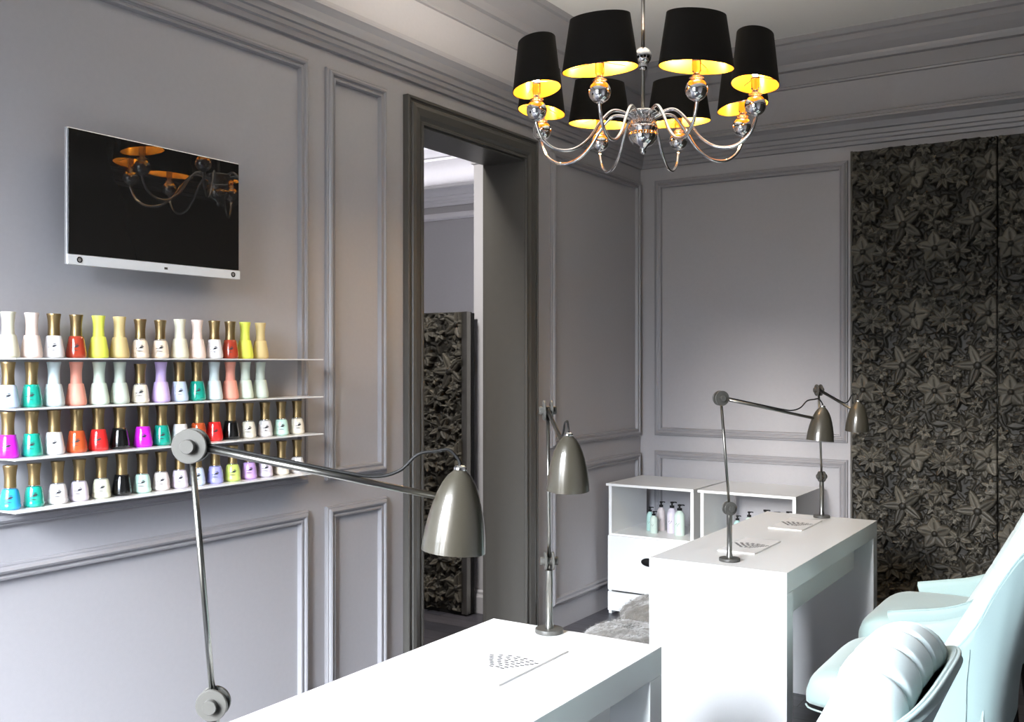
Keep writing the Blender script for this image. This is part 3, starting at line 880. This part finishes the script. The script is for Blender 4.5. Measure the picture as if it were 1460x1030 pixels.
def make_arm(az):
    RR = .384
    c, s = math.cos(az), math.sin(az)
    P = lambda r, z, t=0: Vector((r * c - t * s, r * s + t * c, z))
    pts = spline([P(.030, 2.228), P(.075, 2.250), P(.115, 2.250), P(.155, 2.212), P(.200, 2.150), P(.255, 2.112), P(.315, 2.108), P(.362, 2.138), P(RR, 2.185), P(RR, 2.210)], 7)
    arm = obj('arm', tube(bm_new(), pts, .0056, 10), M['chrome'], ch, smooth=True)
    b = bm_new(); ellipsoid(b, P(RR, 2.232), (.0345, .0345, .0345), 28, 18)
    lathe(b, [(0, 2.196), (.010, 2.197), (.012, 2.203), (.006, 2.208)], 16, Matrix.Translation(P(RR, 0)))
    obj('ball', b, M['chrome'], arm, smooth=True)
    cr = bm_new()
    lathe(cr, [(0, 2.262), (.012, 2.263), (.024, 2.268), (.012, 2.274), (.010, 2.282), (.0145, 2.288), (.0145, 2.322), (.009, 2.326), (0, 2.326)], 10, Matrix.Translation(P(RR, 0)))
    obj('candle_tube', cr, M['crystal'], arm)
    bl = bm_new()
    lathe(bl, [(0, 2.328), (.008, 2.329), (.012, 2.345), (.0125, 2.360), (.008, 2.382), (0, 2.398)], 16, Matrix.Translation(P(RR, 0)))
    obj('bulb', bl, M['bulb'], arm, smooth=True)
    # oval tapered shade, wide along the ring
    A0, B0, A1, B1, z0, z1 = .124, .073, .098, .056, 2.300, 2.462
    def oval(off, zs, m, name, par):
        bm = bm_new(); rings = []
        for z in zs:
            q = (z - z0) / (z1 - z0)
            a, bq = A0 + (A1 - A0) * q - off, B0 + (B1 - B0) * q - off
            rings.append([bm.verts.new(P(RR + bq * math.cos(2 * PI * k / 56), z, a * math.sin(2 * PI * k / 56))) for k in range(56)])
        return bm, rings
    bm, r1 = oval(0, [z0, (z0 + z1) / 2, z1], None, None, None)
    _ = None
    def skin(bm, rings):
        for x, y in zip(rings, rings[1:]):
            for k in range(56): bm.faces.new((x[k], x[(k + 1) % 56], y[(k + 1) % 56], y[k]))
    def wall(off0, off1, m, name, par, za, zb):
        bm = bm_new(); R_ = []
        for off, z in ((off0, za), (off0, zb), (off1, zb), (off1, za)):
            q = (z - z0) / (z1 - z0)
            a, bq = A0 + (A1 - A0) * q - off, B0 + (B1 - B0) * q - off
            R_.append([bm.verts.new(P(RR + bq * math.cos(2 * PI * k / 56), z, a * math.sin(2 * PI * k / 56))) for k in range(56)])
        R_.append(R_[0]); skin(bm, R_)
        return auto_smooth(obj(name, bm, m, par), 40)
    bm.free()
    shd = wall(0, .0012, M['shade_black'], 'lamp_shade', ch, z0, z1)
    wall(.0014, .0022, M['gold'], 'gold_lining', shd, z0 + .0005, z1 - .0005)
    sp = bm_new()
    for k in range(3):
        a = 2 * PI * k / 3 + .4
        tube(sp, [P(RR, 2.326), P(RR + .066 * math.cos(a), 2.318, .105 * math.sin(a))], .0014, 6)
    obj('shade_carrier', sp, M['nickel'], shd)
    U = bpy.data.lights.new('bulb_uplight', 'SPOT'); U.energy = 9; U.color = (1.0, .93, .82); U.shadow_soft_size = .015; U.spot_size = R(170); U.spot_blend = .15
    uo = bpy.data.objects.new('bulb_uplight', U); COL.objects.link(uo); uo.location = Vector((CH[0], CH[1], 0)) + P(RR, 2.440); uo.rotation_euler = (PI, 0, 0)
for k in range(8):
    make_arm(R(-40 + 45 * k))

# ------------------------------------------------------------------ light
w = bpy.data.worlds.new('sky'); SC.world = w; w.use_nodes = True
nt = w.node_tree; bg = nt.nodes['Background']
tc = nt.nodes.new('ShaderNodeTexCoord'); sx = nt.nodes.new('ShaderNodeSeparateXYZ')
nt.links.new(tc.outputs['Generated'], sx.inputs['Vector'])
rp = nt.nodes.new('ShaderNodeValToRGB')
el = rp.color_ramp.elements
el[0].position = 0.48; el[0].color = (.035, .035, .034, 1)
el[1].position = 0.50; el[1].color = (.06, .065, .07, 1)
for p_, c_ in ((0.55, (.10, .11, .125)), (0.60, (.36, .40, .46)), (0.66, (.91, .97, 1.05)), (0.80, (1.24, 1.33, 1.44))):
    e = el.new(p_); e.color = (*c_, 1)
mr = nt.nodes.new('ShaderNodeMapRange'); mr.inputs['From Min'].default_value = -1; mr.inputs['From Max'].default_value = 1
nt.links.new(sx.outputs['Z'], mr.inputs['Value']); nt.links.new(mr.outputs['Result'], rp.inputs['Fac'])
nt.links.new(rp.outputs['Color'], bg.inputs['Color'])
bg.inputs['Strength'].default_value = 125.0

for a, c in WINS:                       # light portals in the real window openings
    L = bpy.data.lights.new('window_portal', 'AREA'); L.shape = 'RECTANGLE'; L.size = c - a; L.size_y = WZ1 - WZ0
    L.cycles.is_portal = True
    o = bpy.data.objects.new('window_portal', L); COL.objects.link(o)
    o.location = ((a + c) / 2, YN - .16, (WZ0 + WZ1) / 2); o.rotation_euler = (R(90), 0, 0)

S = bpy.data.lights.new('sun', 'SUN'); S.energy = 3.4; S.angle = R(7); S.color = (1.0, .95, .88)
so = bpy.data.objects.new('sun', S); COL.objects.link(so)
so.rotation_euler = Vector((.03, 1, -math.tan(R(11.9)))).to_track_quat('-Z', 'Y').to_euler()

# hall: cove light above the ledge and a ceiling lamp
def area(name, loc, rot, sx_, sy_, en, col=(1, 1, 1)):
    L = bpy.data.lights.new(name, 'AREA'); L.shape = 'RECTANGLE'; L.size = sx_; L.size_y = sy_; L.energy = en; L.color = col
    o = bpy.data.objects.new(name, L); COL.objects.link(o); o.location = loc; o.rotation_euler = rot
    return o
area('hall_cove_light', (-1.6, YH - .12, 2.76), (R(160), 0, 0), 2.6, .05, 7, (.97, .96, 1.0))
area('hall_ceiling_light', (-.50, 2.9, CEIL - .03), (0, 0, 0), .4, .4, 70, (1, .96, .9))

# ------------------------------------------------------------------ camera
cam = bpy.data.cameras.new('camera'); co = bpy.data.objects.new('camera', cam); COL.objects.link(co)
cam.sensor_fit = 'HORIZONTAL'; cam.sensor_width = 36.0; cam.lens = 36.0 * 1419 / 1460
cam.shift_y = 2 / 1460
cam.clip_start = .02
co.location = (2.6, 0, 1.4)
co.rotation_euler = (R(90), 0, R(32.56))
SC.camera = co
SC.view_settings.view_transform = 'Standard'
SC.view_settings.look = 'None'
SC.view_settings.gamma = 1.0
SC.view_settings.use_curve_mapping = False
SC.view_settings.exposure = 0.0
SC.cycles.max_bounces = 10
SC.cycles.diffuse_bounces = 6
SC.cycles.glossy_bounces = 5
SC.cycles.caustics_reflective = False
SC.cycles.caustics_refractive = False
SC.cycles.sample_clamp_indirect = 6.0
